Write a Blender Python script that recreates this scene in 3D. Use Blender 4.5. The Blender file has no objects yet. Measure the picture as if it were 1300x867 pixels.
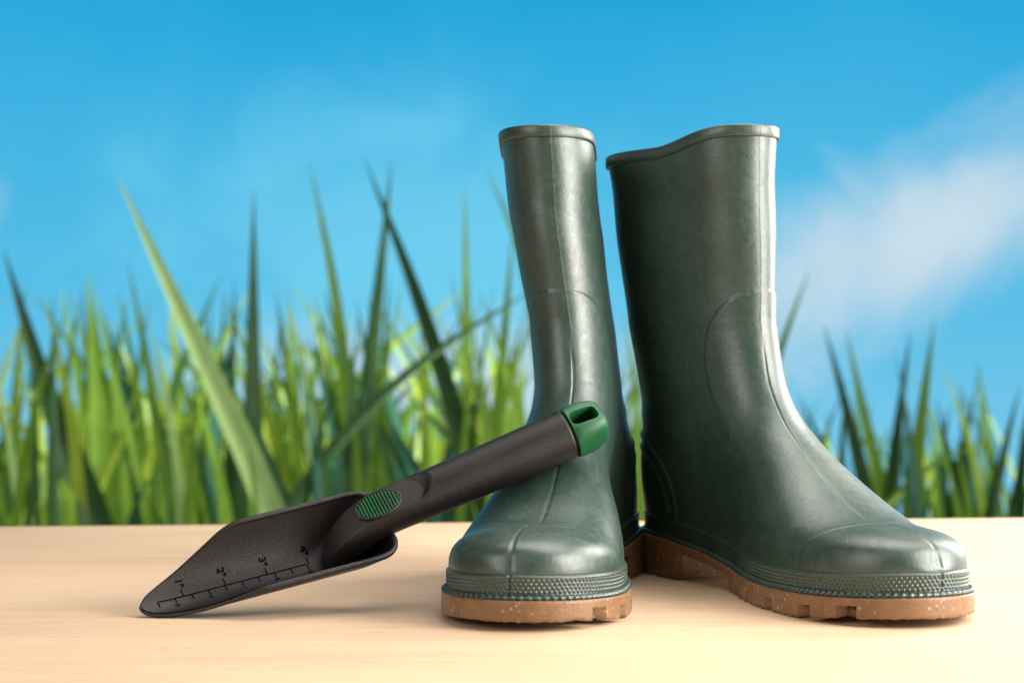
import bpy, math, random
import numpy as np
from mathutils import Vector, Matrix

scene = bpy.context.scene
COL = scene.collection

# ------------------------------------------------------------------ camera
F, H, CXP, CYP = 2465.0, 0.158, 650.0, 433.5        # focal length in pixels of a 1300 px wide frame, camera height
cd = bpy.data.cameras.new("camera")
cam = bpy.data.objects.new("camera", cd); COL.objects.link(cam)
cam.location = (0, 0, H); cam.rotation_euler = (math.radians(90), 0, 0)
cd.sensor_width = 36.0; cd.lens = F / 1300 * 36.0
cd.clip_start = 0.05; cd.clip_end = 60
cd.dof.use_dof = True; cd.dof.focus_distance = 1.15; cd.dof.aperture_fstop = 9.0
scene.camera = cam

# ------------------------------------------------------------------ world (dim studio ambience)
wd = bpy.data.worlds.new("World"); scene.world = wd; wd.use_nodes = True
wd.node_tree.nodes["Background"].inputs[0].default_value = (1.0, 0.88, 0.74, 1)
wd.node_tree.nodes["Background"].inputs[1].default_value = 0.10

# ------------------------------------------------------------------ studio lamps
def area(name, loc, target, sx, sy, power, color):
    l = bpy.data.lights.new(name, 'AREA'); l.shape = 'RECTANGLE'; l.size = sx; l.size_y = sy
    l.energy = power; l.color = color
    o = bpy.data.objects.new(name, l); COL.objects.link(o); o.location = loc
    o.rotation_euler = (Vector(target) - Vector(loc)).to_track_quat('-Z', 'Y').to_euler()
    return o
area("softbox_overhead", (0.30, 1.38, 1.25), (0.10, 1.22, 0), 1.2, 0.8, 17.5, (1.0, 0.955, 0.895))
area("softbox_right", (1.08, 0.78, 0.48), (0.05, 1.20, 0.13), 0.70, 0.9, 35.0, (1.0, 0.96, 0.90))
area("softbox_right_rear", (0.98, 1.80, 0.50), (0.10, 1.22, 0.13), 0.40, 0.8, 19.0, (1.0, 0.95, 0.88))
area("softbox_left", (-1.1, 0.15, 0.8), (0.0, 1.2, 0.12), 0.7, 0.9, 10.5, (1.0, 0.97, 0.93))
area("grass_lamp", (0.2, 4.0, 3.4), (0.0, 5.0, -0.3), 5.0, 1.2, 360.0, (1.0, 0.97, 0.82)).data.spread = math.radians(65)

scene.render.engine = 'CYCLES'
scene.cycles.use_denoising = True
scene.cycles.max_bounces = 8
vs = scene.view_settings
vs.view_transform = 'Standard'; vs.look = 'None'; vs.exposure = 0.0; vs.gamma = 1.0
try: vs.use_curve_mapping = False
except Exception: pass

# ------------------------------------------------------------------ helpers
def at(px, py, d):
    return np.array([(px - CXP) * d / F, d, H - (py - CYP) * d / F])

def pchip(x, y, q):
    x = np.asarray(x, float); y = np.asarray(y, float)
    h = np.diff(x); s = np.diff(y) / h
    m = np.zeros_like(y)
    for i in range(1, len(x) - 1):
        if s[i-1] * s[i] > 0:
            w1, w2 = 2*h[i] + h[i-1], h[i] + 2*h[i-1]
            m[i] = (w1 + w2) / (w1 / s[i-1] + w2 / s[i])
    m[0], m[-1] = s[0], s[-1]
    q = np.clip(q, x[0], x[-1])
    i = np.clip(np.searchsorted(x, q) - 1, 0, len(h) - 1)
    t = (q - x[i]) / h[i]
    return ((2*t**3 - 3*t**2 + 1) * y[i] + (t**3 - 2*t**2 + t) * h[i] * m[i]
            + (-2*t**3 + 3*t**2) * y[i+1] + (t**3 - t**2) * h[i] * m[i+1])

def smooth_table(x, y, sig, n=1600):
    """dense pchip, then a gaussian blur: curvature without kinks"""
    g = np.linspace(x[0], x[-1], n); v = pchip(x, y, g)
    step = g[1] - g[0]; k = int(max(1, 3 * sig / step))
    ker = np.exp(-0.5 * (np.arange(-k, k + 1) * step / sig) ** 2); ker /= ker.sum()
    pad = np.concatenate([2*v[0] - v[1:k+1][::-1], v, 2*v[-1] - v[-k-1:-1][::-1]])
    v = np.convolve(pad, ker, 'valid')
    return lambda q: np.interp(q, g, v)

def sstep(x, a, b):
    t = np.clip((x - a) / (b - a), 0, 1); return t * t * (3 - 2 * t)

def mesh_obj(name, verts, faces, mat, parent=None, smooth=True, mats=None, midx=None):
    me = bpy.data.meshes.new(name)
    v = np.asarray(verts, np.float32).reshape(-1, 3)
    if isinstance(faces, np.ndarray):
        nf, k = faces.shape
        me.vertices.add(len(v)); me.vertices.foreach_set("co", v.ravel())
        me.loops.add(nf * k); me.loops.foreach_set("vertex_index", faces.astype(np.int32).ravel())
        me.polygons.add(nf); me.polygons.foreach_set("loop_start", np.arange(0, nf * k, k, dtype=np.int32))
        try: me.polygons.foreach_set("loop_total", np.full(nf, k, np.int32))
        except Exception: pass
        me.update(calc_edges=True); me.validate()
    else:
        me.from_pydata([tuple(map(float, p)) for p in v], [], faces); me.update()
    me.polygons.foreach_set("use_smooth", np.full(len(me.polygons), smooth))
    for m in (mats or [mat]): me.materials.append(m)
    if midx is not None: me.polygons.foreach_set("material_index", np.asarray(midx, np.int32))
    me.update()
    o = bpy.data.objects.new(name, me); COL.objects.link(o)
    if parent: o.parent = parent
    return o

def grid_faces(nr, nc, wrap=True, flip=False, off=0):
    r = np.arange(nr - 1)[:, None]; c = np.arange(nc if wrap else nc - 1)[None, :]
    c2 = (c + 1) % nc
    a = r*nc + c; b = r*nc + c2; d = (r+1)*nc + c; e = (r+1)*nc + c2
    q = np.stack([a, b, e, d], -1).reshape(-1, 4) + off
    return q[:, ::-1].copy() if flip else q

def empty(name, loc, label, cat, rotz=0, group=None):
    o = bpy.data.objects.new(name, None); COL.objects.link(o)
    o.location = loc; o.rotation_euler = (0, 0, rotz); o.empty_display_size = 0.02
    o["label"] = label; o["category"] = cat
    if group: o["group"] = group
    return o

# ------------------------------------------------------------------ materials
def new_mat(name):
    m = bpy.data.materials.new(name); m.use_nodes = True
    nt = m.node_tree; b = nt.nodes["Principled BSDF"]
    return m, nt, b
def N(nt, t, **kw):
    n = nt.nodes.new(t)
    for k, v in kw.items():
        if k in n.inputs: n.inputs[k].default_value = v
        else: setattr(n, k, v)
    return n
def coords(nt, scale=(1, 1, 1), rot=(0, 0, 0)):
    tc = N(nt, 'ShaderNodeTexCoord'); mp = N(nt, 'ShaderNodeMapping')
    mp.inputs['Scale'].default_value = scale; mp.inputs['Rotation'].default_value = rot
    nt.links.new(tc.outputs['Object'], mp.inputs['Vector']); return mp.outputs['Vector']
def noise(nt, vec, scale, detail=4, rough=0.55, dist=0.0):
    n = N(nt, 'ShaderNodeTexNoise', Scale=scale, Detail=detail, Roughness=rough, Distortion=dist)
    nt.links.new(vec, n.inputs['Vector']); return n.outputs['Fac']
def ramp(nt, fac, stops):
    r = N(nt, 'ShaderNodeValToRGB'); cr = r.color_ramp
    while len(cr.elements) < len(stops): cr.elements.new(0.5)
    for e, (p, c) in zip(cr.elements, stops):
        e.position = p; e.color = c if len(c) == 4 else (*c, 1)
    nt.links.new(fac, r.inputs['Fac']); return r.outputs['Color']
def mix(nt, fac, a, b, mode='MIX'):
    m = N(nt, 'ShaderNodeMix'); m.data_type = 'RGBA'; m.blend_type = mode
    for sock, v in ((m.inputs[0], fac), (m.inputs[6], a), (m.inputs[7], b)):
        if hasattr(v, 'links') or isinstance(v, bpy.types.NodeSocket): nt.links.new(v, sock)
        else: sock.default_value = v if not isinstance(v, tuple) or len(v) == 4 else (*v, 1)
    return m.outputs[2]
def maprange(nt, v, a, b, c, d):
    m = N(nt, 'ShaderNodeMapRange'); nt.links.new(v, m.inputs[0])
    for i, x in enumerate((a, b, c, d)): m.inputs[i+1].default_value = x
    return m.outputs[0]
def bump(nt, b, height, strength, dist):
    n = N(nt, 'ShaderNodeBump', Strength=strength, Distance=dist)
    nt.links.new(height, n.inputs['Height']); nt.links.new(n.outputs['Normal'], b.inputs['Normal'])

def rubber(name, c_dark, c_mid, c_bloom, r0, r1, bloom=1.0):
    m, nt, b = new_mat(name); v = coords(nt)
    n1 = noise(nt, v, 28, 6, 0.6, 0.4); n2 = noise(nt, v, 420, 3, 0.6); n3 = noise(nt, v, 95, 5, 0.65, 1.2)
    c = ramp(nt, n1, [(0.3, c_dark), (0.7, c_mid)])
    c = mix(nt, maprange(nt, n3, 0.50, 0.76, 0, 0.42 * bloom), c, c_bloom)
    vs_ = coords(nt, (14, 14, 420), (0.5, 0.3, 0.2)); n4 = noise(nt, vs_, 6.0, 4, 0.7, 0.6)
    c = mix(nt, maprange(nt, n4, 0.64, 0.80, 0, 0.40 * bloom), c, c_bloom)
    n5 = noise(nt, v, 900, 2, 0.5); c = mix(nt, maprange(nt, n5, 0.70, 0.78, 0, 0.5 * bloom), c, (0.16, 0.17, 0.14))
    nt.links.new(c, b.inputs['Base Color'])
    nt.links.new(maprange(nt, n3, 0.3, 0.75, r0, r1), b.inputs['Roughness'])
    b.inputs['Specular IOR Level'].default_value = 1.0
    ad = N(nt, 'ShaderNodeMath', operation='MULTIPLY_ADD'); nt.links.new(n3, ad.inputs[0]); ad.inputs[1].default_value = 1.6; nt.links.new(n2, ad.inputs[2])
    bump(nt, b, ad.outputs[0], 0.16, 0.0008)
    return m
M_RUB = rubber("green_rubber", (0.014, 0.039, 0.028), (0.023, 0.055, 0.041), (0.050, 0.088, 0.069), 0.36, 0.52)
M_RUB2 = rubber("green_rubber_band", (0.014, 0.038, 0.027), (0.023, 0.053, 0.039), (0.048, 0.084, 0.066), 0.36, 0.5)
M_WELT = rubber("green_rubber_welt", (0.009, 0.034, 0.030), (0.014, 0.046, 0.040), (0.03, 0.07, 0.06), 0.34, 0.5)
M_LINING = new_mat("dark_cloth_lining")[0]
M_LINING.node_tree.nodes["Principled BSDF"].inputs['Base Color'].default_value = (0.05, 0.055, 0.05, 1)
M_LINING.node_tree.nodes["Principled BSDF"].inputs['Roughness'].default_value = 0.9

def gum():
    m, nt, b = new_mat("gum_rubber"); v = coords(nt)
    n1 = noise(nt, v, 60, 5, 0.6); n2 = noise(nt, v, 500, 3, 0.6)
    c = ramp(nt, n1, [(0.3, (0.20, 0.104, 0.049)), (0.7, (0.27, 0.147, 0.072))])
    vo = N(nt, 'ShaderNodeTexVoronoi', Scale=260.0); nt.links.new(v, vo.inputs['Vector'])
    sp = maprange(nt, vo.outputs['Distance'], 0.16, 0.26, 1, 0)
    msk = maprange(nt, noise(nt, v, 45, 2), 0.42, 0.56, 0, 0.9)
    mm = N(nt, 'ShaderNodeMath', operation='MULTIPLY'); nt.links.new(sp, mm.inputs[0]); nt.links.new(msk, mm.inputs[1])
    c = mix(nt, mm.outputs[0], c, (0.60, 0.42, 0.25))
    vo2 = N(nt, 'ShaderNodeTexVoronoi', Scale=120.0); nt.links.new(v, vo2.inputs['Vector'])
    c = mix(nt, maprange(nt, vo2.outputs['Distance'], 0.07, 0.11, 0.75, 0), c, (0.10, 0.045, 0.02))
    nt.links.new(c, b.inputs['Base Color'])
    b.inputs['Roughness'].default_value = 0.48
    b.inputs['Subsurface Weight'].default_value = 0.08; b.inputs['Subsurface Radius'].default_value = (0.004, 0.002, 0.001)
    bump(nt, b, n2, 0.35, 0.0008)
    return m
M_GUM = gum()

def plastic(name, col, col2, rough, bscale, bstr):
    m, nt, b = new_mat(name); v = coords(nt)
    n1 = noise(nt, v, 35, 5, 0.6); n2 = noise(nt, v, bscale, 2, 0.5)
    nt.links.new(ramp(nt, n1, [(0.3, col), (0.7, col2)]), b.inputs['Base Color'])
    nt.links.new(maprange(nt, n1, 0.3, 0.7, rough - 0.04, rough + 0.05), b.inputs['Roughness'])
    bump(nt, b, n2, bstr, 0.0005)
    return m
M_BLACK = plastic("charcoal_plastic", (0.0066, 0.0054, 0.0058), (0.0100, 0.0080, 0.0085), 0.34, 1900, 0.6)
M_GREENP = plastic("green_plastic", (0.005, 0.080, 0.026), (0.008, 0.108, 0.036), 0.46, 1200, 0.4)
M_INK = plastic("black_print", (0.002, 0.002, 0.002), (0.003, 0.003, 0.003), 0.85, 600, 0.1)
M_INK.node_tree.nodes["Principled BSDF"].inputs['Specular IOR Level'].default_value = 0.1

def wood():
    m, nt, b = new_mat("birch_veneer")
    v = coords(nt, (1.0, 9.0, 9.0), (0, 0, math.radians(-5)))
    n1 = noise(nt, v, 2.6, 6, 0.62, 0.8)
    v2 = coords(nt, (4.0, 90.0, 90.0), (0, 0, math.radians(-5)))
    n2 = noise(nt, v2, 3.0, 4, 0.6, 0.2)
    v3 = coords(nt, (1, 1.6, 1))
    n3 = noise(nt, v3, 5.0, 3, 0.5, 0.3)
    c = ramp(nt, n1, [(0.25, (0.59, 0.41, 0.265)), (0.5, (0.665, 0.475, 0.32)), (0.75, (0.72, 0.53, 0.37))])
    c = mix(nt, maprange(nt, n2, 0.45, 0.75, 0, 0.30), c, (0.58, 0.36, 0.19))
    v4 = coords(nt, (14.0, 34.0, 34.0), (0, 0, math.radians(-5))); n6 = noise(nt, v4, 5.0, 3, 0.6, 0.1)
    c = mix(nt, maprange(nt, n6, 0.56, 0.70, 0, 0.30), c, (0.50, 0.30, 0.15))
    v7 = coords(nt, (30.0, 420.0, 420.0), (0, 0, math.radians(-5))); n7 = noise(nt, v7, 4.0, 2, 0.6, 0.1)
    c = mix(nt, maprange(nt, n7, 0.60, 0.72, 0, 0.40), c, (0.46, 0.27, 0.14))
    v8 = coords(nt, (1.0, 5.0, 5.0), (0, 0, math.radians(-5)))
    wv = N(nt, 'ShaderNodeTexWave', Scale=5.0, Distortion=11.0, Detail=3.0); wv.bands_direction = 'Y'; wv.inputs['Detail Scale'].default_value = 0.6
    nt.links.new(v8, wv.inputs['Vector'])
    c = mix(nt, maprange(nt, wv.outputs['Fac'], 0.0, 0.22, 0.30, 0.0), c, (0.52, 0.33, 0.17))
    c = mix(nt, maprange(nt, n3, 0.45, 0.7, 0, 0.25), c, (0.80, 0.60, 0.39))
    nt.links.new(c, b.inputs['Base Color'])
    nt.links.new(maprange(nt, n2, 0.3, 0.7, 0.52, 0.64), b.inputs['Roughness'])
    b.inputs['Specular IOR Level'].default_value = 0.14
    bump(nt, b, n2, 0.05, 0.0005)
    return m
M_WOOD = wood()

def leaf(name, c0, c1, trans):
    m, nt, b = new_mat(name); v = coords(nt)
    n1 = noise(nt, v, 9, 4, 0.6)
    c = ramp(nt, n1, [(0.3, c0), (0.7, c1)])
    nt.links.new(c, b.inputs['Base Color']); b.inputs['Roughness'].default_value = 0.45
    tr = N(nt, 'ShaderNodeBsdfTranslucent'); nt.links.new(c, tr.inputs['Color'])
    ms = N(nt, 'ShaderNodeMixShader'); ms.inputs[0].default_value = trans
    out = nt.nodes["Material Output"]
    nt.links.new(b.outputs[0], ms.inputs[1]); nt.links.new(tr.outputs[0], ms.inputs[2]); nt.links.new(ms.outputs[0], out.inputs[0])
    return m
LEAF = {
    'pale': leaf("pale_leaf", (0.26, 0.40, 0.14), (0.38, 0.52, 0.22), 0.4),
    'lime': leaf("lime_leaf", (0.21, 0.32, 0.03), (0.34, 0.45, 0.06), 0.45),
    'mid': leaf("mid_green_leaf", (0.085, 0.18, 0.018), (0.155, 0.27, 0.03), 0.38),
    'dark': leaf("dark_green_leaf", (0.008, 0.036, 0.010), (0.022, 0.07, 0.016), 0.2),
    'teal': leaf("blue_green_leaf", (0.012, 0.07, 0.05), (0.028, 0.11, 0.075), 0.25),
}
# ------------------------------------------------------------------ sky and ground
R_SKY = 5.0
def sky_material():
    m = bpy.data.materials.new("sky"); m.use_nodes = True; nt = m.node_tree
    nt.nodes.remove(nt.nodes["Principled BSDF"])
    tc = N(nt, 'ShaderNodeTexCoord'); sep = N(nt, 'ShaderNodeSeparateXYZ'); nt.links.new(tc.outputs['Object'], sep.inputs[0])
    g = maprange(nt, sep.outputs['Z'], -0.35, 1.25, 0, 1)
    c = ramp(nt, g, [(0.0, (0.24, 0.62, 0.84)), (0.42, (0.085, 0.50, 0.79)), (0.60, (0.060, 0.47, 0.77)), (0.74, (0.035, 0.42, 0.75)), (0.87, (0.014, 0.372, 0.70)), (1.0, (0.011, 0.34, 0.66))])
    nz = N(nt, 'ShaderNodeTexNoise', Scale=2.2, Detail=7.0, Roughness=0.55, Distortion=0.5)
    nt.links.new(tc.outputs['Object'], nz.inputs['Vector'])
    nl = N(nt, 'ShaderNodeTexNoise', Scale=1.1, Detail=5.0, Roughness=0.6); nt.links.new(tc.outputs['Object'], nl.inputs['Vector'])
    c = mix(nt, maprange(nt, nl.outputs['Fac'], 0.35, 0.7, 0.0, 0.20), c, (0.13, 0.57, 0.84))
    def cloud(cx, cz, rx, rz, ang, amt):
        mp = N(nt, 'ShaderNodeMapping'); mp.vector_type = 'TEXTURE'
        mp.inputs['Location'].default_value = (cx, 0, cz); mp.inputs['Rotation'].default_value = (0, -ang, 0)
        mp.inputs['Scale'].default_value = (rx, 1e3, rz)
        nt.links.new(tc.outputs['Object'], mp.inputs['Vector'])
        ln = N(nt, 'ShaderNodeVectorMath', operation='LENGTH'); nt.links.new(mp.outputs[0], ln.inputs[0])
        add = N(nt, 'ShaderNodeMath', operation='MULTIPLY_ADD'); nt.links.new(nz.outputs['Fac'], add.inputs[0])
        add.inputs[1].default_value = -1.5; nt.links.new(ln.outputs['Value'], add.inputs[2])
        mr = N(nt, 'ShaderNodeMapRange', interpolation_type='SMOOTHSTEP'); nt.links.new(add.outputs[0], mr.inputs[0])
        for i, x in enumerate((-0.65, 0.35, amt, 0.0)): mr.inputs[i+1].default_value = x
        return mr.outputs[0]
    c = mix(nt, cloud(-0.25, 0.34, 1.0, 0.55, 0.0, 0.55), c, (0.22, 0.70, 0.92))
    for a in ((1.12, 0.44, 0.74, 0.28, math.radians(25), 1.0), (2.3, 0.95, 0.8, 0.25, math.radians(20), 0.8),
              (-1.36, 0.50, 0.14, 0.10, 0.3, 0.5), (-0.15, 0.02, 1.1, 0.22, 0.0, 0.85), (-2.6, 0.9, 0.8, 0.25, 0.4, 0.7)):
        c = mix(nt, cloud(*a), c, (0.58, 0.73, 0.83))
    em = N(nt, 'ShaderNodeEmission', Strength=1.0); nt.links.new(c, em.inputs['Color'])
    nt.links.new(em.outputs[0], nt.nodes["Material Output"].inputs[0])
    return m
n = 96; zs_ = np.linspace(-0.47, 1.6, 12)
ang = np.radians(np.linspace(-46, 46, n))
v = np.array([[R_SKY*math.sin(a), R_SKY*math.cos(a), z] for z in zs_ for a in ang])
sky = mesh_obj("sky", v, grid_faces(len(zs_), n, wrap=False), sky_material()); sky.scale = (1.4, 1.4, 1.4); sky.location = (0, 0, -0.4*H); sky["kind"] = "structure"

mg, nt, b = new_mat("soil"); vv = coords(nt)
nt.links.new(ramp(nt, noise(nt, vv, 6, 6, 0.65), [(0.3, (0.05, 0.075, 0.02)), (0.7, (0.10, 0.10, 0.045))]), b.inputs['Base Color']); b.inputs['Roughness'].default_value = 0.95
gx = np.linspace(-6.5, 6.5, 40); gy = np.linspace(-0.6, 7.3, 30)
rg = np.random.default_rng(3)
v = np.array([[x, y, -0.62 + 0.012*rg.standard_normal()] for y in gy for x in gx])
ground = mesh_obj("ground", v, grid_faces(30, 40, wrap=False), mg); ground["kind"] = "structure"

# ------------------------------------------------------------------ table top
def table():
    y0, (xa, ya), (xb, yb) = 0.45, (-1.25, 1.661 - 0.0913*(1.25-0.438)), (1.25, 1.743 + 0.0913*(1.25-0.46))
    t, r = 0.032, 0.0022
    ring = [(xa, y0), (xb, y0), (xb, yb), (xa, ya)]
    cx, cy = 0, 1.1
    def inset(d): return [(x + (d if x < cx else -d), y + (d if y < cy else -d)) for x, y in ring]
    L = [(inset(r), 0.0), (inset(r*0.3), -r*0.3), (inset(0), -r), (inset(0), -t + r), (inset(r), -t)]
    V = [(x, y, z) for rr, z in L for x, y in rr]
    Fc = [(0, 1, 2, 3), (19, 18, 17, 16)]
    for k in range(4):
        for i in range(4): Fc.append((k*4+i, (k+1)*4+i, (k+1)*4+(i+1) % 4, k*4+(i+1) % 4))
    o = mesh_obj("table_top", V, Fc, M_WOOD, smooth=False)
    o["label"] = "pale birch wooden table top under the boots and trowel"; o["category"] = "table"
table()

# ------------------------------------------------------------------ rubber boot
L_FOOT = 0.322
zs_f = smooth_table([-0.01, 0.0, 0.05, 0.08, 0.118, 0.150, 0.215, 0.28, 0.34], [0.0285, 0.0285, 0.0275, 0.0245, 0.0185, 0.0145, 0.0138, 0.0152, 0.0185], 0.008)
front_z = np.array([0.000, 0.030, 0.0365, 0.0425, 0.0465, 0.0490, 0.0508, 0.0530, 0.0575, 0.065, 0.073, 0.085, 0.094, 0.106, 0.120, 0.137, 0.155, 0.175, 0.200, 0.240, 0.300])
front_x = np.array([0.322, 0.3218, 0.3200, 0.3160, 0.3090, 0.2990, 0.2860, 0.2700, 0.2480, 0.2305, 0.2160, 0.1975, 0.1840, 0.1690, 0.158, 0.1495, 0.145, 0.1425, 0.1425, 0.143, 0.146])
xf_f = smooth_table(front_z, front_x, 0.0011, 4000)
zz = np.linspace(0.0305, 0.20, 1200); xx = np.minimum.accumulate(xf_f(zz) - np.arange(1200)*1e-9)
def Hf(x):       # height of the front profile above x
    return np.interp(x, xx[::-1], zz[::-1])
xb_f = smooth_table([0.0, 0.028, 0.05, 0.08, 0.105, 0.13, 0.17, 0.22, 0.295], [0.004, 0.003, 0.001, 0.004, 0.009, 0.011, 0.009, 0.003, -0.005], 0.006)
b_f = smooth_table([0.0, 0.075, 0.10, 0.13, 0.17, 0.22, 0.295], [0.034, 0.0325, 0.0285, 0.0258, 0.0262, 0.0285, 0.0312], 0.01)
wi_f = smooth_table([-0.02, 0.02, 0.05, 0.08, 0.110, 0.138, 0.170, 0.205, 0.235, 0.262, 0.295, 0.33], [0.030, 0.032, 0.033, 0.0300, 0.0240, 0.0250, 0.0345, 0.0440, 0.0480, 0.0485, 0.0465, 0.0445], 0.006)
wo_f = smooth_table([-0.02, 0.02, 0.05, 0.08, 0.115, 0.15, 0.185, 0.22, 0.25, 0.285, 0.33], [0.030, 0.032, 0.034, 0.0345, 0.0350, 0.0375, 0.0425, 0.0485, 0.0510, 0.0480, 0.0435], 0.006)
FOX = 0.0132

def W0(x, side):
    w = np.where(side > 0, wo_f(x), wi_f(x))
    Rf = 0.068
    tf = np.clip((x - (L_FOOT - Rf)) / Rf, 0, 1)
    return w * (1 - tf ** 2.35) ** (1 / 2.1)

def half_width(x, z, side):
    xf, xb = xf_f(z), xb_f(z)
    z0 = zs_f(x) + FOX
    hf = np.maximum(Hf(x), z0 + 0.0006)
    r = np.clip((z - z0) / (hf - z0), 0, 1)
    foot = W0(x, side) * (1 - r ** 2.7) ** (1 / 2.2)
    Rb = 0.036
    tb = np.clip((Rb - (x - xb)) / Rb, 0, 1)
    foot = foot * np.sqrt(np.maximum(1 - tb ** 2.2, 0))
    u = np.clip((x - xb) / (xf - xb), 0, 1)
    e1 = np.clip(1 - (xf - x) / 0.037, 0, 1); e2 = np.clip(1 - (x - xb) / 0.042, 0, 1)
    shaft = b_f(z) * np.sqrt(np.maximum((1 - e1 ** 2.1) * (1 - e2 ** 2.1), 0)) * (1 - 0.10 * (2*u - 1) ** 2)
    s = sstep(z, 0.060, 0.122)
    return foot * (1 - s) + shaft * s

def polyline_dist(px, pz, pts):
    best = np.full(px.shape, 1e9)
    for (ax, az), (bx, bz) in zip(pts[:-1], pts[1:]):
        dx, dz = bx - ax, bz - az
        t = np.clip(((px-ax)*dx + (pz-az)*dz) / (dx*dx + dz*dz), 0, 1)
        best = np.minimum(best, np.hypot(px - ax - t*dx, pz - az - t*dz))
    return best
def curve_pts(pts, n=24):
    p = np.array(pts, float); t = np.r_[0, np.cumsum(np.hypot(*np.diff(p, axis=0).T))]
    q = np.linspace(0, t[-1], n)
    return list(zip(pchip(t, p[:, 0], q), pchip(t, p[:, 1], q)))

def outline(offset, n, x_off=0.0):
    """foot outline at sole level, uniform along its length; + is outwards. columns: x, y, nx, ny, s"""
    ph = np.linspace(0, 2*np.pi, 4000, endpoint=False)
    x0, x1 = 0.003, L_FOOT
    x = x0 + (x1 - x0) * (1 - np.cos(ph)) / 2
    side = np.where(ph < np.pi, 1, -1)
    Rb = 0.036; tb = np.clip((Rb - (x - x0)) / Rb, 0, 1)
    y = side * W0(x, side) * np.sqrt(np.maximum(1 - tb ** 2.2, 0))
    s = np.r_[0, np.cumsum(np.hypot(np.diff(np.r_[x, x[0]]), np.diff(np.r_[y, y[0]])))]
    q = np.linspace(0, s[-1], n, endpoint=False)
    X = np.interp(q, s, np.r_[x, x[0]]); Y = np.interp(q, s, np.r_[y, y[0]])
    k = max(1, n // 160); ker = np.hanning(2*k + 3); ker /= ker.sum(); h = len(ker) // 2
    sm = lambda a: np.convolve(np.r_[a[-h:], a, a[:h]], ker, 'valid')
    X, Y = sm(X), sm(Y)
    tx = np.roll(X, -1) - np.roll(X, 1); ty = np.roll(Y, -1) - np.roll(Y, 1)
    l = np.hypot(tx, ty); nx, ny = -ty / l, tx / l          # runs back -> outer side -> toe -> inner side
    return X + nx*offset, Y + ny*offset, nx, ny, q, X

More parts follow.
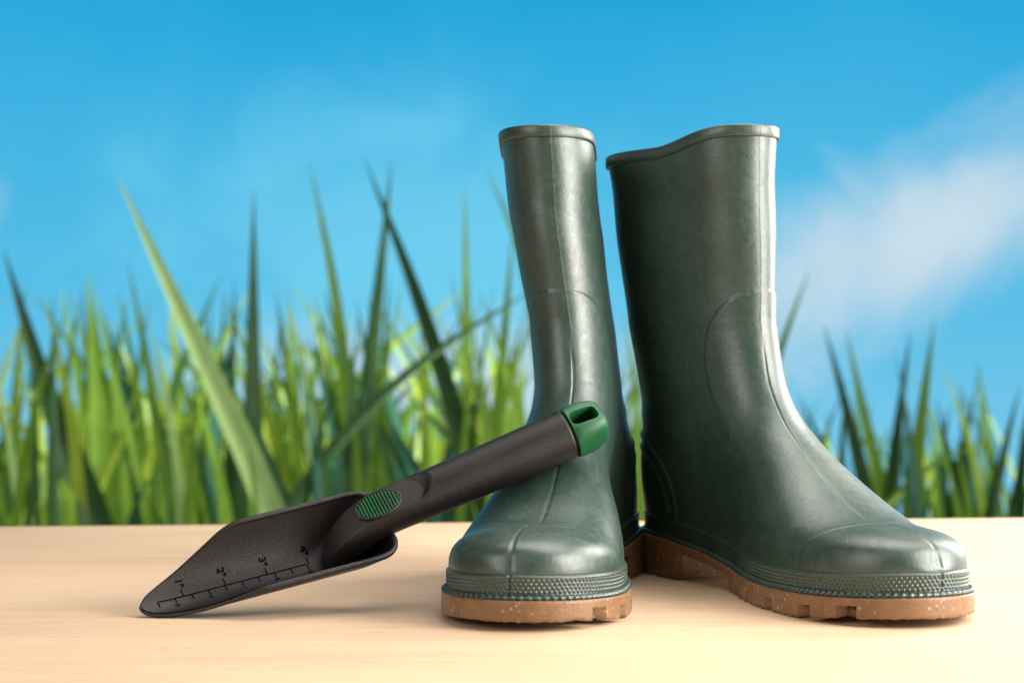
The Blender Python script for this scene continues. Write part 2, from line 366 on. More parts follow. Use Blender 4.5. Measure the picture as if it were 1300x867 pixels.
def make_boot(name, label, loc, psi, mirror, twist, lean, dip=1.0):
    sgn = -1.0 if mirror else 1.0
    root = empty(name, loc, label, "boot", math.atan2(-math.cos(psi), math.sin(psi)), "pair of green rubber boots")
    def deform(P):
        x, y, z = P[..., 0].copy(), P[..., 1].copy(), P[..., 2]
        a = np.radians(np.interp(z, *twist))
        cx = 0.072
        c, s = np.cos(a), np.sin(a)
        X = cx + (x - cx)*c - y*s; Y = (x - cx)*s + y*c
        Y = Y + np.interp(z, *lean)
        return np.stack([X, sgn * Y, z], -1)
    fl = mirror
    # --- upper: horizontal slices from the sole to the rim
    zr = np.concatenate([np.linspace(0.010, 0.030, 30, endpoint=False), np.linspace(0.030, 0.044, 44, endpoint=False), np.linspace(0.044, 0.057, 150, endpoint=False), np.linspace(0.057, 0.105, 100, endpoint=False), np.linspace(0.105, 0.290, 190)])
    nt_ = 480
    ph = np.linspace(0, 2*np.pi, nt_, endpoint=False)
    Z, PH = np.meshgrid(zr, ph, indexing='ij')
    xf, xb = xf_f(Z), xb_f(Z)
    X = xb + (xf - xb) * (1 - np.cos(PH)) / 2
    side = np.where(PH < np.pi, 1, -1)
    Y = side * half_width(X, Z, side)
    U = (X - xb) / (xf - xb)
    def rim_z(u, z):
        top = 0.2955 - dip * (0.0105 * sstep(u, 0.97, 0.50) + 0.0015 * sstep(u, 0.35, 0.0))
        return np.where(z > 0.24, 0.24 + (z - 0.24) * (top - 0.24) / 0.05, z)
    P = np.stack([X, Y, np.maximum(rim_z(U, Z), zs_f(X) - 0.003 + 0.002*(Z - 0.01)/0.02*(Z < 0.03))], -1)
    def normals(P):
        du = np.roll(P, -1, 1) - np.roll(P, 1, 1); dv = np.gradient(P, axis=0)
        n = np.cross(du, dv); n /= np.maximum(np.linalg.norm(n, axis=-1, keepdims=True), 1e-12)
        out = P - P.mean(1, keepdims=True); flip = (n * out).sum(-1).mean() < 0
        return -n if flip else n
    Nn = normals(P)
    x, y, z = P[..., 0], P[..., 1], P[..., 2]
    front = sstep(U, 0.5, 0.6)
    d = np.zeros_like(x)
    # centre seam of the shaft and instep
    d += np.exp(-((y + 0.003) / 0.00065) ** 2) * front * sstep(z, 0.052, 0.058) * (0.00017 * sstep(z, 0.13, 0.17) - 0.0007 * sstep(z, 0.17, 0.13))
    # toe cap with its own seam, a little to the outer side
    xcap = 0.268 - 0.010 * np.clip(np.abs(y) / 0.046, 0, 1) ** 2.2
    capm = sstep(x, xcap - 0.0009, xcap + 0.0009) * sstep(z, 0.066, 0.060) * sstep(z, zs_f(x) + FOX - 0.0012, zs_f(x) + FOX + 0.0008)
    d += 0.0005 * capm - 0.0007 * np.exp(-((x - xcap) / 0.0010) ** 2) * sstep(z, 0.066, 0.060) * sstep(z, 0.032, 0.036)
    d += (0.0012 * sstep(x, xcap + 0.004, xcap + 0.026) - 0.0012 * np.exp(-((x - xcap + 0.006) / 0.012) ** 2)) * sstep(z, 0.066, 0.060) * sstep(z, 0.034, 0.044)
    ys = 0.0035
    d += capm * (-0.0011 * np.exp(-((y - ys) / 0.0006) ** 2))
    # shin panel with an arched top
    sg = np.concatenate([np.zeros_like(P[:, :1, 0]), np.cumsum(np.hypot(np.diff(P[..., 0], axis=1), np.diff(P[..., 1], axis=1)), axis=1)], 1)
    g = np.abs(sg - sg[:, nt_//2][:, None])
    zt = 0.191
    pe = 0.047 * np.clip(1 - np.clip((z - 0.120) / (zt - 0.120), 0, 1) ** 2.6, 0, 1) ** (1/2.2)
    edge = np.minimum(pe - g, (zt - z) * 1.0)
    d += 0.0009 * sstep(edge, -0.0008, 0.0008) * front * sstep(z, 0.105, 0.150)
    # curved heel ridges
    for pts, amp in (([(-0.01, 0.100), (0.012, 0.097), (0.035, 0.091), (0.055, 0.080), (0.067, 0.066), (0.071, 0.050), (0.071, 0.040)], 0.0016),
                     ([(-0.01, 0.092), (0.012, 0.089), (0.033, 0.083), (0.049, 0.073), (0.058, 0.060), (0.062, 0.044)], 0.0013)):
        dist = polyline_dist(x, z, curve_pts(pts))
        d += amp * np.exp(-(dist / 0.0012) ** 2)
    # ankle fold and slow waviness of the moulded rubber
    d += 0.0008 * np.exp(-((z - 0.112 - 0.10*(x - 0.05)) / 0.006) ** 2) * sstep(x, 0.09, 0.04)
    d += 0.0006 * np.sin(38*z + 7*U + 2*np.sin(25*z)) * np.sin(PH*2 + 1.3 + 30*z) * sstep(z, 0.07, 0.12)
    P = P + Nn * d[..., None]
    mesh_obj("upper", deform(P), grid_faces(len(zr), nt_, flip=not fl), M_RUB, root)
    # --- rim band
    i0 = np.searchsorted(zr, 0.2835)
    base = P[i0].copy()
    cen = base.mean(0)
    nr = Nn[i0] * np.array([1, 1, 0]); nr /= np.linalg.norm(nr, axis=-1, keepdims=True)
    top = P[-1][:, 2]; bot = top - 0.0070
    prof = [(-0.0012, 0.0), (0.0010, 0.0), (0.0014, 0.0005), (0.0015, 0.0030), (0.0014, 0.0066), (0.0009, 0.0074), (-0.0002, 0.0077), (-0.0022, 0.0074), (-0.0030, 0.0062), (-0.0032, -0.002)]
    rows = []
    for o_, h_ in prof:
        q = P[-1] + nr * o_; q[:, 2] = bot + h_; rows.append(q)
    mesh_obj("rim_band", deform(np.array(rows)), grid_faces(len(rows), nt_, flip=not fl), M_RUB, root)
    # --- lining inside the shaft
    rows = []
    for k in np.linspace(len(zr) - 1, np.searchsorted(zr, 0.12), 24).astype(int):
        nk = Nn[k] * np.array([1, 1, 0]); nk /= np.maximum(np.linalg.norm(nk, axis=-1, keepdims=True), 1e-6)
        q = P[k] - nk * 0.0030; q[:, 2] -= 0.002; rows.append(q[::4])
    rows.append(np.repeat(rows[-1].mean(0)[None], nt_ // 4, 0))
    mesh_obj("lining", deform(np.array(rows)), grid_faces(len(rows), nt_ // 4, flip=not fl), M_LINING, root)
    # --- foxing band with moulded knurling round the toe
    nO = 2400
    ox, oy, nx, ny, q, bx = outline(0.0, nO)
    hs = np.linspace(-0.002, FOX + 0.0006, 46)
    rows = []
    kn = sstep(bx, 0.155, 0.190)
    zb = zs_f(bx)
    for h in hs:
        off = 0.0014
        e = np.clip((h - (FOX - 0.0012)) / 0.0018, 0, 1); off = off - 0.0022 * e**2
        pitch, rowh = 0.0028, 0.0021
        hh = h - 0.0030; row = np.floor(hh / rowh); fh = hh / rowh - row
        fs = (q / pitch + 0.5 * (row % 2)) % 1.0
        inb = 1.0 if (0 <= hh and row < 4) else 0.0
        cell = np.maximum(0, 1 - (np.abs(fs - 0.5) / 0.31) ** 2) * max(0.0, 1 - (abs(fh - 0.5) / 0.42) ** 2)
        o_ = off + inb * kn * (0.00085 * cell - 0.00015)
        o_ = o_ - 0.0009 * np.exp(-((oy - 0.0035) / 0.0007) ** 2) * (bx > 0.2)
        # raised line near the upper edge
        o_ = o_ + 0.0005 * np.exp(-((h - (FOX - 0.0015)) / 0.0006) ** 2)
        rows.append(np.stack([ox + nx*o_, oy + ny*o_, zb + h], -1))
    mesh_obj("foxing_band", deform(np.array(rows)), grid_faces(len(rows), nO, flip=not fl), M_RUB2, root)
    # --- roped welt
    m_ = 10; rows = []
    wx, wy, nx, ny, q, bx = outline(0.0021, 1500); zb = zs_f(bx)
    for k in range(m_ + 1):
        t = 2*np.pi*k/m_
        rr = 0.0018 * (1 + 0.28 * np.maximum(-0.4, np.sin(2*np.pi*q/0.0042 + 1.1*t)) * sstep(bx, 0.06, 0.14))
        rows.append(np.stack([wx + nx*rr*1.15*np.cos(t), wy + ny*rr*1.15*np.cos(t), zb + 0.0009 + rr*0.85*np.sin(t)], -1))
    mesh_obj("welt", deform(np.array(rows)), grid_faces(m_ + 1, 1500, flip=fl), M_WELT, root)
    # --- gum sole with notched tread edge
    rng = np.random.default_rng(5 + int(mirror))
    nS = 1400
    so, _, nx, ny, q, bx = outline(0.0, nS)
    ox, oy, nx, ny, q, bx = outline(0.0046, nS)
    inner = oy < 0
    zt = zs_f(bx)
    fore = sstep(bx, 0.138, 0.146)
    spring = 0.0050 * sstep(bx, 0.235, 0.325) ** 1.3
    zbot = (1 - fore) * (zt - 0.0065) + fore * (0.0003 + spring)
    jag = np.convolve(rng.standard_normal(nS + 8), np.ones(5)/5, 'same')[4:-4] * 0.0007
    zbot = zbot + fore * np.maximum(jag, -0.0003)
    notch = np.zeros(nS)
    for cx_, w_ in ((0.165, 0.007), (0.194, 0.0075), (0.229, 0.009), (0.268, 0.010), (0.296, 0.010)):
        m1 = (np.abs(bx - cx_) < w_/2) & ((bx < 0.25) | inner)
        notch[m1] = 1
    zt2 = zt - 0.0006
    zn = zbot + 0.0072
    wallz = [(0.0, zt2 + 0.0004, -0.004), (0.0, zt2 + 0.0004, -0.0008), (0.0, zt2, 0.0), (0.0, zt2 - 0.0015, 0.0)]
    rows = []
    for _, zz_, o_ in wallz: rows.append(np.stack([ox + nx*o_, oy + ny*o_, zz_], -1))
    wav = np.convolve(rng.standard_normal(nS + 40), np.hanning(30)/15, 'same')[20:-20] * 0.0001
    for k, f_ in enumerate(np.linspace(0, 1, 8)):
        zz_ = (zt2 - 0.003) * (1 - f_) + np.minimum(zn, zt2 - 0.0035) * f_
        rows.append(np.stack([ox + nx*wav, oy + ny*wav, zz_], -1))
    zc = rows[-1][:, 2]
    inn = notch * 0.016
    for f_ in (0.02, 0.35, 0.7, 0.93, 1.0):
        zz_ = zc * (1 - f_) + zbot * f_
        o_ = wav - inn - (0.0006 if f_ == 1.0 else 0)
        rows.append(np.stack([ox + nx*o_, oy + ny*o_, zz_], -1))
    # underside: towards the middle line, slightly recessed
    last = rows[-1]
    ux, uy, *_ = outline(-0.006, nS)
    up = np.stack([ux, uy, last[:, 2] + 0.0], -1); rows.append(up)
    up2 = up.copy(); up2[:, 2] += 0.0045 * fore; rows.append(up2)
    mid = up2.copy(); mid[:, 1] = 0; rows.append(mid)
    topmid = rows[0].copy(); topmid[:, 1] = 0; rows.insert(0, topmid)
    mesh_obj("sole", deform(np.array(rows)), grid_faces(len(rows), nS, flip=fl), M_GUM, root)
    # --- heel block
    hx, hy, nx, ny, q, bx = outline(0.0043, nS)
    idx = np.where(hx < 0.078)[0]
    order = np.concatenate([idx[idx > nS//2], idx[idx <= nS//2]])      # inner front -> round the back -> outer front
    hx, hy, nx, ny, bx = hx[order], hy[order], nx[order], ny[order], bx[order]
    kx = np.linspace(hx[-1], hx[0], 26)[1:-1]; ky = np.linspace(hy[-1], hy[0], 26)[1:-1]
    bow = -0.006 * (1 - ((ky - ky.mean()) / 0.03) ** 2)
    X = np.r_[hx, kx + bow]; Y = np.r_[hy, ky]; NX = np.r_[nx, np.ones(24)]; NY = np.r_[ny, np.zeros(24)]
    zt = zs_f(np.r_[bx, kx]) - 0.0075
    nh = len(X)
    notch = np.zeros(nh); sl = slice(0, len(hx))
    for cx_ in (0.022, 0.047):
        notch[sl] = np.maximum(notch[sl], (np.abs(hx - cx_) < 0.0042).astype(float))
    rows = []
    ztop = zt + 0.0015; zn = 0.0135
    for zz_, o_ in ((ztop, 0), (ztop*0.6 + zn*0.4, 0), (np.full(nh, zn + 0.0), 0)):
        rows.append(np.stack([X + NX*o_, Y + NY*o_, zz_], -1))
    for f_ in (0.02, 0.5, 0.94, 1.0):
        o_ = -notch*0.010 - (0.0006 if f_ == 1 else 0)
        rows.append(np.stack([X + NX*o_, Y + NY*o_, np.full(nh, zn*(1-f_) + 0.0003*f_)], -1))
    c_ = np.stack([np.full(nh, 0.042), np.zeros(nh), np.full(nh, 0.0003)], -1)
    rows.append(rows[-1]*0.82 + c_*0.18); r2 = rows[-1].copy(); r2[:, 2] += 0.003; rows.append(r2); c_[:, 2] += 0.003; rows.append(c_)
    mesh_obj("heel", deform(np.array(rows)), grid_faces(len(rows), nh, flip=fl), M_GUM, root)
    return root

make_boot("rubber_boot", "green rubber boot facing the camera with the trowel handle leaning on it",
          (0.0605, 1.377, 0), math.radians(-10.4), True, ([.05, .09, .14, .22, .29], [0, -.8, -3, -5, -8]), ([0, .05, .13, .165, .20, .24, .30], [0, 0, .001, .005, .011, .018, .025]), 0.55)
make_boot("rubber_boot", "green rubber boot turned sideways with its toe pointing right, nothing leaning on it",
          (0.111, 1.372, 0), math.radians(22.5), False, ([.05, .085, .125, .165, .20], [0, 2.0, 6.0, 10.0, 12.0]), ([0, .04, .09, .13, .17, .29], [0, 0, -.006, -.013, -.017, -.021]))

# ------------------------------------------------------------------ garden trowel
T0 = np.array([-0.2125, 1.1125, 0.0048])
TM = np.array([[0.9021, -0.4158, 0.1156], [0.381, 0.6413, -0.6661], [0.2028, 0.6449, 0.7369]])
trowel = empty("garden_trowel", (0, 0, 0), "charcoal plastic garden trowel with green thumb pad, its handle propped on a boot", "trowel")
m4 = Matrix.Identity(4)
for r_ in range(3):
    for c_ in range(3): m4[r_][c_] = TM[r_, c_]
    m4[r_][3] = T0[r_]
trowel.matrix_world = m4
HW, DEP, XL = 0.0254, 0.0235, 0.1480
def blade_z(x, y):
    rear = np.clip((x - 0.112) / (XL - 0.112), 0, 1)
    qn = ((np.abs(y) / HW) ** 5.0 + rear ** 6.0) ** (1/5.0)
    return DEP * np.clip(qn, 0, 1.02) ** 2.3 + 0.0016 * np.clip(1 - x/0.03, 0, 1)**2
def blade_half(x):
    tip = smooth_table([0.0, 0.003, 0.010, 0.025, 0.040, 0.050, 0.058, 0.068, 0.16], [0.0005, 0.0050, 0.0088, 0.0144, 0.0195, 0.0226, 0.0245, HW, HW], 0.0022)(x)
    tip = np.where(x < 0.004, np.minimum(tip, 0.0062*np.sqrt(np.clip(x, 0, 1)/0.004) + 0.0002), tip)
    rear = np.clip((x - 0.112) / (XL - 0.112), 0, 1)
    return np.minimum(tip, HW * np.clip(1 - rear ** 6.0, 0, 1) ** (1/5.0) + 1e-4)
def make_trowel():
    t = np.linspace(0, 1, 130); xs = XL * (0.5 - 0.5*np.cos(np.pi*t)) * 0.5 + XL * t * 0.5
    vsn = np.sin(np.linspace(-np.pi/2, np.pi/2, 61))
    Xg, Vg = np.meshgrid(xs, vsn, indexing='ij')
    Yg = blade_half(Xg) * Vg
    top = np.stack([Xg, Yg, blade_z(Xg, Yg)], -1)
    th = 0.0024
    du = np.gradient(top, axis=0); dv = np.gradient(top, axis=1)
    nn = np.cross(du, dv); nn /= np.maximum(np.linalg.norm(nn, axis=-1, keepdims=True), 1e-9)
    nn[nn[..., 2] < 0] *= -1
    bot = top - nn * th
    nr, nc = Xg.shape
    V = np.concatenate([top.reshape(-1, 3), bot.reshape(-1, 3)])
    Fc = np.concatenate([grid_faces(nr, nc, wrap=False, flip=True), grid_faces(nr, nc, wrap=False, off=nr*nc)])
    # rolled rim along the whole edge
    loop = np.concatenate([top[:, 0], top[-1, 1:], top[::-1, -1][1:], top[0, 1:-1][::-1]])
    lb = np.concatenate([bot[:, 0], bot[-1, 1:], bot[::-1, -1][1:], bot[0, 1:-1][::-1]])
    s = np.r_[0, np.cumsum(np.linalg.norm(np.diff(np.r_[loop, loop[:1]], axis=0), axis=1))]
    qs = np.linspace(0, s[-1], 420, endpoint=False)
    cen = np.stack([np.interp(qs, s, np.r_[(loop[:, k]+lb[:, k])/2, (loop[:1, k]+lb[:1, k])/2]) for k in range(3)], -1)
    tg = np.roll(cen, -2, 0) - np.roll(cen, 2, 0); tg /= np.linalg.norm(tg, axis=1, keepdims=True)
    upv = np.array([0, 0, 1.0]); a = np.cross(tg, upv); a /= np.linalg.norm(a, axis=1, keepdims=True); bq = np.cross(a, tg)
    rad = 0.0012 + 0.0007 * sstep(cen[:, 0], 0.045, 0.075)
    rows = [cen + (a*np.cos(2*np.pi*k/12) + bq*np.sin(2*np.pi*k/12)) * rad[:, None] - bq*(0.0006) for k in range(13)]
    off = len(V); V = np.concatenate([V, np.array(rows).reshape(-1, 3)])
    Fc = np.concatenate([Fc, grid_faces(13, 420, off=off)])
    mesh_obj("blade", V, Fc, M_BLACK, trowel)
    # handle: rings along a bent axis
    AX = lambda x: 0.030 + 0.245*(x - 0.1475)
    px_ = [0.1180, 0.1200, 0.1230, 0.1290, 0.1375, 0.1475, 0.165, 0.185, 0.22, 0.2655]
    pz_ = [-0.002, 0.0035, 0.0105, 0.0185, 0.0258, AX(.1475), AX(.165), AX(.185), AX(.22), AX(.2655)]
    pr_ = [0.0075, 0.0100, 0.0115, 0.0126, 0.0133, 0.0137, 0.0139, 0.0142, 0.0147, 0.0153]
    u = np.r_[0, np.cumsum(np.hypot(np.diff(px_), np.diff(pz_)))]
    q = np.linspace(0, u[-1], 220)
    gz = smooth_table(u, pz_, 0.004); gx_ = smooth_table(u, px_, 0.004); gr = smooth_table(u, pr_, 0.004)
    ax, az, ar = gx_(q), gz(q), gr(q)
    tx, tz = np.gradient(ax), np.gradient(az); l = np.hypot(tx, tz); tx /= l; tz /= l
    nk = 96; th_ = np.linspace(0, 2*np.pi, nk, endpoint=False)
    TH, _ = np.meshgrid(th_, q)
    lat = ar[:, None]*np.cos(TH); hgt = ar[:, None]*np.sin(TH)
    # flattened thumb rest
    fe = 0.1765 - 0.016*(np.abs(lat)/0.0135)**2.4
    flat = sstep(ax[:, None], fe + 0.0035, fe - 0.0035)
    hcap = 0.0092
    cap = np.where(hgt > hcap, hcap + (hgt - hcap)*0.10, hgt)
    hgt = hgt*(1 - flat) + cap*flat
    # rounded rear end
    e = np.clip((q - (u[-1] - 0.0014))/0.0014, 0, 1); sc = 1 - 0.10*e**2
    lat *= sc[:, None]; hgt *= sc[:, None]
    P = np.stack([ax[:, None] - tz[:, None]*hgt, lat, az[:, None] + tx[:, None]*hgt], -1)
    endc = np.repeat(np.array([[ax[-1], 0, az[-1]]]), nk, 0)[None]
    P = np.concatenate([P, endc])
    mesh_obj("handle", P, grid_faces(len(P), nk, flip=True), M_BLACK, trowel)
    sl = math.atan(0.245)
    ex = np.array([math.cos(sl), 0, math.sin(sl)]); en = np.array([-math.sin(sl), 0, math.cos(sl)]); ey = np.array([0, 1.0, 0])
    # ribbed thumb pad in a raised oval collar
    pc = np.array([0.1455, 0, AX(0.1455)]) + en*0.0093
    a_, b_ = 0.0137, 0.0086
    rr = np.linspace(0, 1, 26); tt = np.linspace(0, 2*np.pi, 180, endpoint=False)
    G = 120
    gu = np.linspace(-1, 1, G); gv = np.linspace(-1, 1, 24)
    UU, VV = np.meshgrid(gu, gv, indexing='ij')
    half = np.sqrt(np.clip(1 - UU**2, 0, 1))
    lx, ly = UU*a_, VV*half*b_
    wv = 0.5 - 0.5*np.cos(2*np.pi*lx/0.00195)
    edge = np.clip((1 - (UU**2 + (VV*half)**2)) * 6, 0, 1)
    hz = -0.0010 + (0.0008 + 0.0017*wv) * edge ** 0.5
    P = pc + lx[..., None]*ex + ly[..., None]*ey + hz[..., None]*en
    mesh_obj("thumb_pad", P, grid_faces(G, 24, wrap=False, flip=True), M_GREENP, trowel)
    rows = []
    for k in range(9):
        al = 2*np.pi*k/8; ro = 0.0007
        rows.append(pc + np.cos(tt)[:, None]*ex*(a_ + 0.0004 + ro*np.cos(al)) + np.sin(tt)[:, None]*ey*(b_ + 0.0004 + ro*np.cos(al)) + en*(ro*np.sin(al)*0.9 + 0.0001))
    mesh_obj("pad_collar", np.array(rows), grid_faces(9, 180, flip=True), M_BLACK, trowel)
    # green end cap with a hanging slot
    p0 = np.array([0.2655, 0, AX(0.2655)])
    Lc = 0.0235
    prof = [(-0.003, 0.0115), (0.0008, 0.0118), (0.0010, 0.0150), (0.0016, 0.0154), (0.005, 0.0149), (0.012, 0.0137), (0.018, 0.0124), (0.0208, 0.0115), (0.0224, 0.0103), (0.0232, 0.0086), (0.0235, 0.005), (0.0235, 0.0)]
    rows = []
    for s_, r_ in prof:
        c, sn = np.cos(th_), np.sin(th_); ne = 2.0 + 1.6*min(1, max(0, s_/0.010)); k = (np.abs(c)**ne + np.abs(sn)**ne)**(-1/ne)
        if r_ == 0: k = k*0
        rows.append(p0 + ex*s_ + (k*c*r_)[:, None]*ey + (k*sn*r_*0.97)[:, None]*en)
    rows.insert(0, np.repeat((p0 - ex*0.003)[None], nk, 0))
    cap_o = mesh_obj("end_cap", np.array(rows), grid_faces(len(rows), nk, flip=True), M_GREENP, trowel)
    import bmesh
    for ob in (cap_o,):
        bm = bmesh.new(); bm.from_mesh(ob.data); bmesh.ops.remove_doubles(bm, verts=bm.verts, dist=1e-6)
        bmesh.ops.recalc_face_normals(bm, faces=bm.faces); bm.to_mesh(ob.data); bm.free()
    sh = []
    for k in range(48):
        al = 2*np.pi*k/48; c, sn = math.cos(al), math.sin(al); kk = (abs(c)**4 + abs(sn)**4)**(-1/4)
        sh.append((c*kk*0.0096, sn*kk*0.0055))
    ca, sa = math.cos(0.20), math.sin(0.20); cn, cy = en*ca - ey*sa, ey*ca + en*sa
    V = [p0 + ex*(0.0110 + a0*w_) + cy*(b0*w_ + 0.0012) + cn*h_ for h_, w_ in ((-0.009, 0.85), (0.03, 1.0)) for a0, b0 in sh]
    cut = mesh_obj("slot_cutter", np.array(V), [tuple(range(47, -1, -1)), tuple(range(48, 96))] + [(k, (k+1) % 48, 48+(k+1) % 48, 48+k) for k in range(48)], M_GREENP, trowel, smooth=True)
    md = cap_o.modifiers.new("slot", 'BOOLEAN'); md.object = cut; md.operation = 'DIFFERENCE'; md.solver = 'EXACT'
    bv = cap_o.modifiers.new("edge", 'BEVEL'); bv.width = 0.0006; bv.segments = 2; bv.limit_method = 'ANGLE'; bv.angle_limit = math.radians(45)
    bpy.context.view_layer.update()
    dg = bpy.context.evaluated_depsgraph_get()
    me = bpy.data.meshes.new_from_object(cap_o.evaluated_get(dg)); cap_o.modifiers.clear(); cap_o.data = me
    bpy.data.objects.remove(cut)
    try: me.set_sharp_from_angle(angle=math.radians(40))
    except Exception: pass
    # ruler print: line, ticks and numerals, laid on the curved blade
    BASE = 0.0012
    V, Fc = [], []
    def strip(x0, y0, x1, y1, w, n=1):
        dx, dy = x1-x0, y1-y0; l = math.hypot(dx, dy); ox_, oy_ = -dy/l*w/2, dx/l*w/2
        b0 = len(V)
        for k in range(n + 1):
            f = k/n
            for sg in (1, -1):
                xx_, yy_ = x0 + dx*f + sg*ox_, y0 + dy*f + sg*oy_
                V.append((xx_, yy_, float(blade_z(np.array(xx_), np.array(yy_))) + 0.00025))
        for k in range(n): Fc.append((b0+2*k, b0+2*k+1, b0+2*k+3, b0+2*k+2))
    inch, cm = 0.0256, 0.01008
    strip(cm, BASE, 10*cm, BASE, 0.00075, 60)
    for k in range(1, 11): strip(k*cm, BASE, k*cm + 0.0004, BASE - 0.0042, 0.0007, 6)
    for k in range(1, 5): strip(k*inch, BASE, k*inch - 0.0003, BASE + 0.0046, 0.0007, 6)
    mesh_obj("ruler_line", V, Fc, M_INK, trowel, smooth=False)
    def text(body, x, y, size, name):
        cu = bpy.data.curves.new("t", 'FONT'); cu.body = body; cu.size = size; cu.offset = 0.034*size; cu.fill_mode = 'FRONT'
        to = bpy.data.objects.new("t", cu); COL.objects.link(to); bpy.context.view_layer.update()
        me = bpy.data.meshes.new_from_object(to.evaluated_get(bpy.context.evaluated_depsgraph_get()))
        bpy.data.objects.remove(to)
        co = np.array([tuple(v.co) for v in me.vertices])
        X_, Y_ = x + co[:, 1], y - co[:, 0]
        Pq = np.stack([X_, Y_, blade_z(X_, Y_) + 0.00028], -1)
        mesh_obj(name, Pq, [tuple(p.vertices)[::1] for p in me.polygons], M_INK, trowel, smooth=False)
    for k in range(1, 5): text(f'{k}"', k*inch - 0.0022, BASE + 0.0106, 0.0058, "numeral")
    for k in range(2, 11, 2): text(str(k), k*cm - 0.001, BASE - 0.0047, 0.0036, "numeral")
make_trowel()

# ------------------------------------------------------------------ grass
def blade_mesh(path, w, face, fold=0.25, n=26):
    """path: control points root -> tip (world); w: width in metres; face: yaw of the blade's flat side"""
    p = np.array(path, float); t = np.r_[0, np.cumsum(np.linalg.norm(np.diff(p, axis=0), axis=1))]; t /= t[-1]
    q = np.linspace(0, 1, n)
    c = np.stack([pchip(t, p[:, k], q) for k in range(3)], -1)
    for _ in range(4): c[1:-1] = 0.25*c[:-2] + 0.5*c[1:-1] + 0.25*c[2:]
    tg = np.gradient(c, axis=0); tg /= np.linalg.norm(tg, axis=1, keepdims=True)
    fv = np.array([math.sin(face), -math.cos(face), 0.0])
    side = np.cross(tg, fv); side /= np.linalg.norm(side, axis=1, keepdims=True); nn = np.cross(side, tg)
    wp = w * (0.55 + 0.45*sstep(q, 0, 0.25)) * np.clip(1 - np.clip((q - 0.30)/0.70, 0, 1)**1.7, 0.02, 1)
    V = np.stack([c - side*wp[:, None]/2, c - nn*(wp*fold)[:, None], c + side*wp[:, None]/2], 1)
    return V.reshape(-1, 3), grid_faces(n, 3, wrap=False)

GROUND = -0.62
def path_px(pts, d, dt):
    """pixel points from low to tip at distance d (tip at d+dt), carried on down to the ground"""
    n = len(pts); P = [at(x, y, d + dt*i/(n-1)) for i, (x, y) in enumerate(pts)]
    k = (P[0][2] - GROUND) / max(P[1][2] - P[0][2], 0.05)
    root = P[0] - (P[1] - P[0]) * k * 0.6; root[2] = GROUND - 0.01; root[1] = d
    return [root] + P

TALL = [  # points (low ... tip), width px, kind, distance, label
    ([(120, 650), (70, 530), (5, 318)], 30, 'dark', 4.15, "dark tall grass blade at the far left edge, leaning left"),
    ([(128, 650), (122, 500), (110, 342)], 20, 'mid', 4.30, "upright mid green grass blade left of the long pale blade"),
    ([(345, 650), (255, 450), (150, 225)], 27, 'pale', 4.10, "long pale green grass blade arching up to the left, highest on the left"),
    ([(212, 650), (190, 480), (162, 330)], 15, 'mid', 4.35, "slim green grass blade rising under the tip of the pale blade"),
    ([(322, 650), (321, 430), (322, 240)], 21, 'dark', 4.20, "straight dark grass blade standing alone between pale blade and trowel"),
    ([(372, 640), (330, 490), (280, 368)], 15, 'lime', 4.40, "light green grass blade crossing behind the straight dark blade"),
    ([(452, 650), (430, 400), (393, 205)], 17, 'mid', 4.30, "thin tall grass blade left of the crossing pair of dark blades"),
    ([(610, 650), (535, 390), (463, 203)], 25, 'dark', 4.15, "dark grass blade leaning left, forming a cross with its upright neighbour"),
    ([(450, 650), (477, 400), (498, 200)], 21, 'dark', 4.30, "upright dark grass blade crossed near its tip by a leaning one"),
    ([(592, 650), (592, 420), (590, 232)], 15, 'mid', 4.40, "straight thin grass blade left of the front facing boot"),
    ([(705, 640), (665, 330), (618, 215)], 19, 'mid', 4.25, "grass blade leaning left, nearest the front facing boot's shaft"),
    ([(405, 590), (520, 470), (690, 360)], 16, 'dark', 4.10, "dark grass blade lying slantwise across the others behind the trowel handle"),
    ([(622, 640), (640, 430), (652, 285)], 15, 'mid', 4.40, "upright grass blade just left of the front facing boot's shaft"),
    ([(940, 650), (985, 460), (1028, 342)], 16, 'mid', 4.20, "green grass blade leaning right out of the sideways boot's shin"),
    ([(1105, 650), (1080, 540), (1046, 412)], 21, 'dark', 4.20, "dark grass blade leaning left, first to the right of the sideways boot"),
    ([(1125, 650), (1100, 540), (1074, 418)], 18, 'mid', 4.35, "grass blade close behind the first dark blade right of the boots"),
    ([(1128, 650), (1140, 540), (1156, 420)], 17, 'dark', 4.25, "dark upright grass blade beside the taller green one at right"),
    ([(1156, 650), (1170, 530), (1186, 404)], 20, 'mid', 4.15, "tallest green grass blade on the right, leaning right"),
    ([(1240, 650), (1232, 570), (1222, 490)], 14, 'teal', 4.40, "short blue green grass blade between the tall green blade and right edge"),
    ([(1258, 650), (1275, 570), (1296, 488)], 17, 'dark', 4.20, "dark grass blade leaning right at the far right edge"),
    ([(1232, 650), (1208, 590), (1188, 505)], 14, 'dark', 4.25, "short dark grass blade leaning left, under the tallest right blade's tip"),
    ([(1140, 625), (1190, 585), (1262, 555)], 11, 'mid', 4.20, "thin grass blade lying slantwise across the right hand clump"),
    ([(815, 650), (806, 500), (792, 395)], 13, 'mid', 4.30, "grass blade seen through the gap between the two boots"),
    ([(560, 650), (480, 520), (452, 380)], 20, 'teal', 4.45, "blue green grass blade rising behind the middle of the trowel handle"),
    ([(268, 650), (272, 520), (270, 428)], 14, 'teal', 4.50, "short blue green grass blade beside the straight dark blade's left"),
    ([(20, 650), (22, 500), (30, 395)], 16, 'lime', 4.40, "light green grass blade at the left edge behind the dark one"),
    ([(385, 650), (372, 520), (366, 385)], 17, 'mid', 4.35, "grass blade right of the straight dark blade, above the trowel scoop"),
]
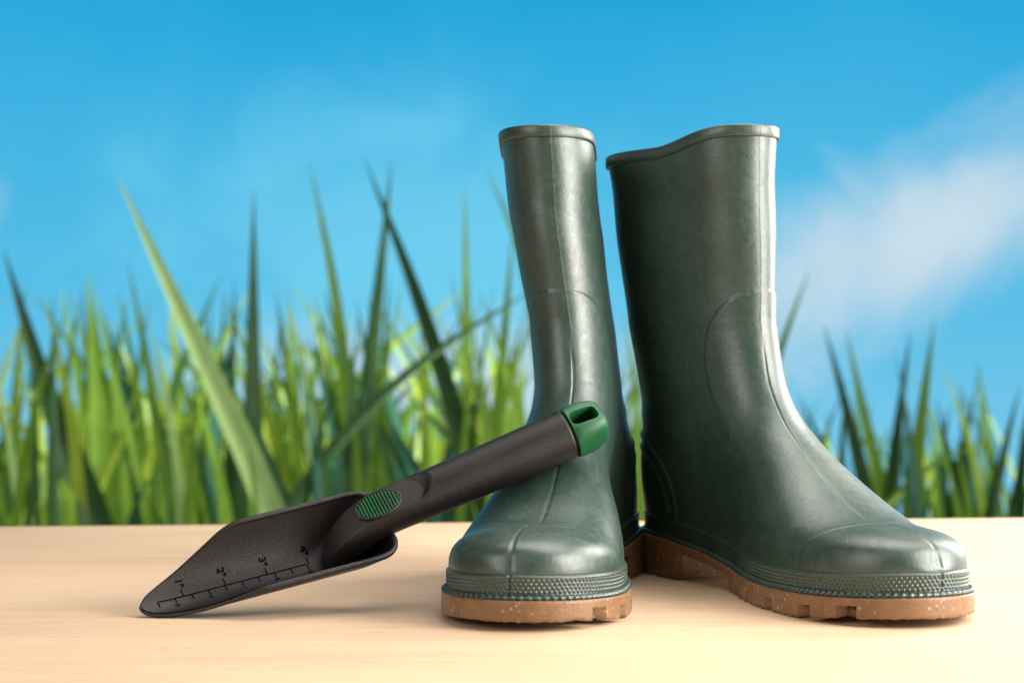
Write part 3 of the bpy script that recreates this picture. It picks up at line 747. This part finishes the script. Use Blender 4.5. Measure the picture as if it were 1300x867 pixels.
rnd = random.Random(11)
for pts, w, kind, d, label in TALL:
    P = path_px(pts, d, rnd.uniform(-0.08, 0.08))
    V, Fc = blade_mesh(P, w * 1.38 * d / F, rnd.uniform(-0.5, 0.5))
    r0 = np.array([P[0][0], P[0][1], GROUND])
    o = mesh_obj("grass_blade", V - r0, Fc, LEAF[kind]); o.location = r0
    o["label"] = label; o["category"] = "grass blade"; o["group"] = "tall grass blades behind the table"

def grass_mass():
    names = ['pale', 'lime', 'mid', 'dark', 'teal']
    V, Fc, MI = [], [], []; nv = 0
    def add(px, tipy, lean, w, d, kind):
        nonlocal nv
        pts = [(px, 668), (px + lean*0.35, 668 + (tipy - 668)*0.55), (px + lean, tipy)]
        v_, f_ = blade_mesh(path_px(pts, d, rnd.uniform(-0.1, 0.1)), w*d/F, rnd.uniform(-0.9, 0.9), n=14)
        V.append(v_); Fc.append(f_ + nv); MI.append(np.full(len(f_), names.index(kind))); nv += len(v_)
    for i in range(1250):
        px = rnd.uniform(-1450, 905); d = rnd.uniform(4.1, 5.9)
        tip = rnd.choice([rnd.uniform(360, 500), rnd.uniform(430, 600), rnd.uniform(500, 640)])
        if 655 < px < 905 and rnd.random() < 0.4: continue
        kind = rnd.choices(names, (0.05, 0.24, 0.34, 0.31, 0.06))[0]
        add(px, tip, rnd.gauss(-12, 62) * (668 - tip)/200, rnd.uniform(11, 24), d, kind)
    for i in range(190):
        px = rnd.uniform(-300, 900)
        if 670 < px < 860: continue
        add(px, rnd.uniform(340, 500), rnd.gauss(-12, 48), rnd.uniform(14, 24), rnd.uniform(4.0, 4.9), rnd.choices(names, (0.04, 0.14, 0.47, 0.30, 0.05))[0])
    for i in range(640):
        px = rnd.uniform(900, 2750); d = rnd.uniform(4.1, 5.8)
        tip = rnd.choice([rnd.uniform(500, 630), rnd.uniform(450, 560), rnd.uniform(540, 640)])
        kind = rnd.choices(names, (0.02, 0.12, 0.30, 0.34, 0.22))[0]
        add(px, tip, rnd.gauss(0, 30) * (668 - tip)/150, rnd.uniform(10, 20), d, kind)
    o = mesh_obj("grass", np.concatenate(V), np.concatenate(Fc), None, mats=[LEAF[k] for k in names], midx=np.concatenate(MI))
    o["kind"] = "stuff"; o["label"] = "dense green grass growing behind the table"; o["category"] = "grass"
grass_mass()
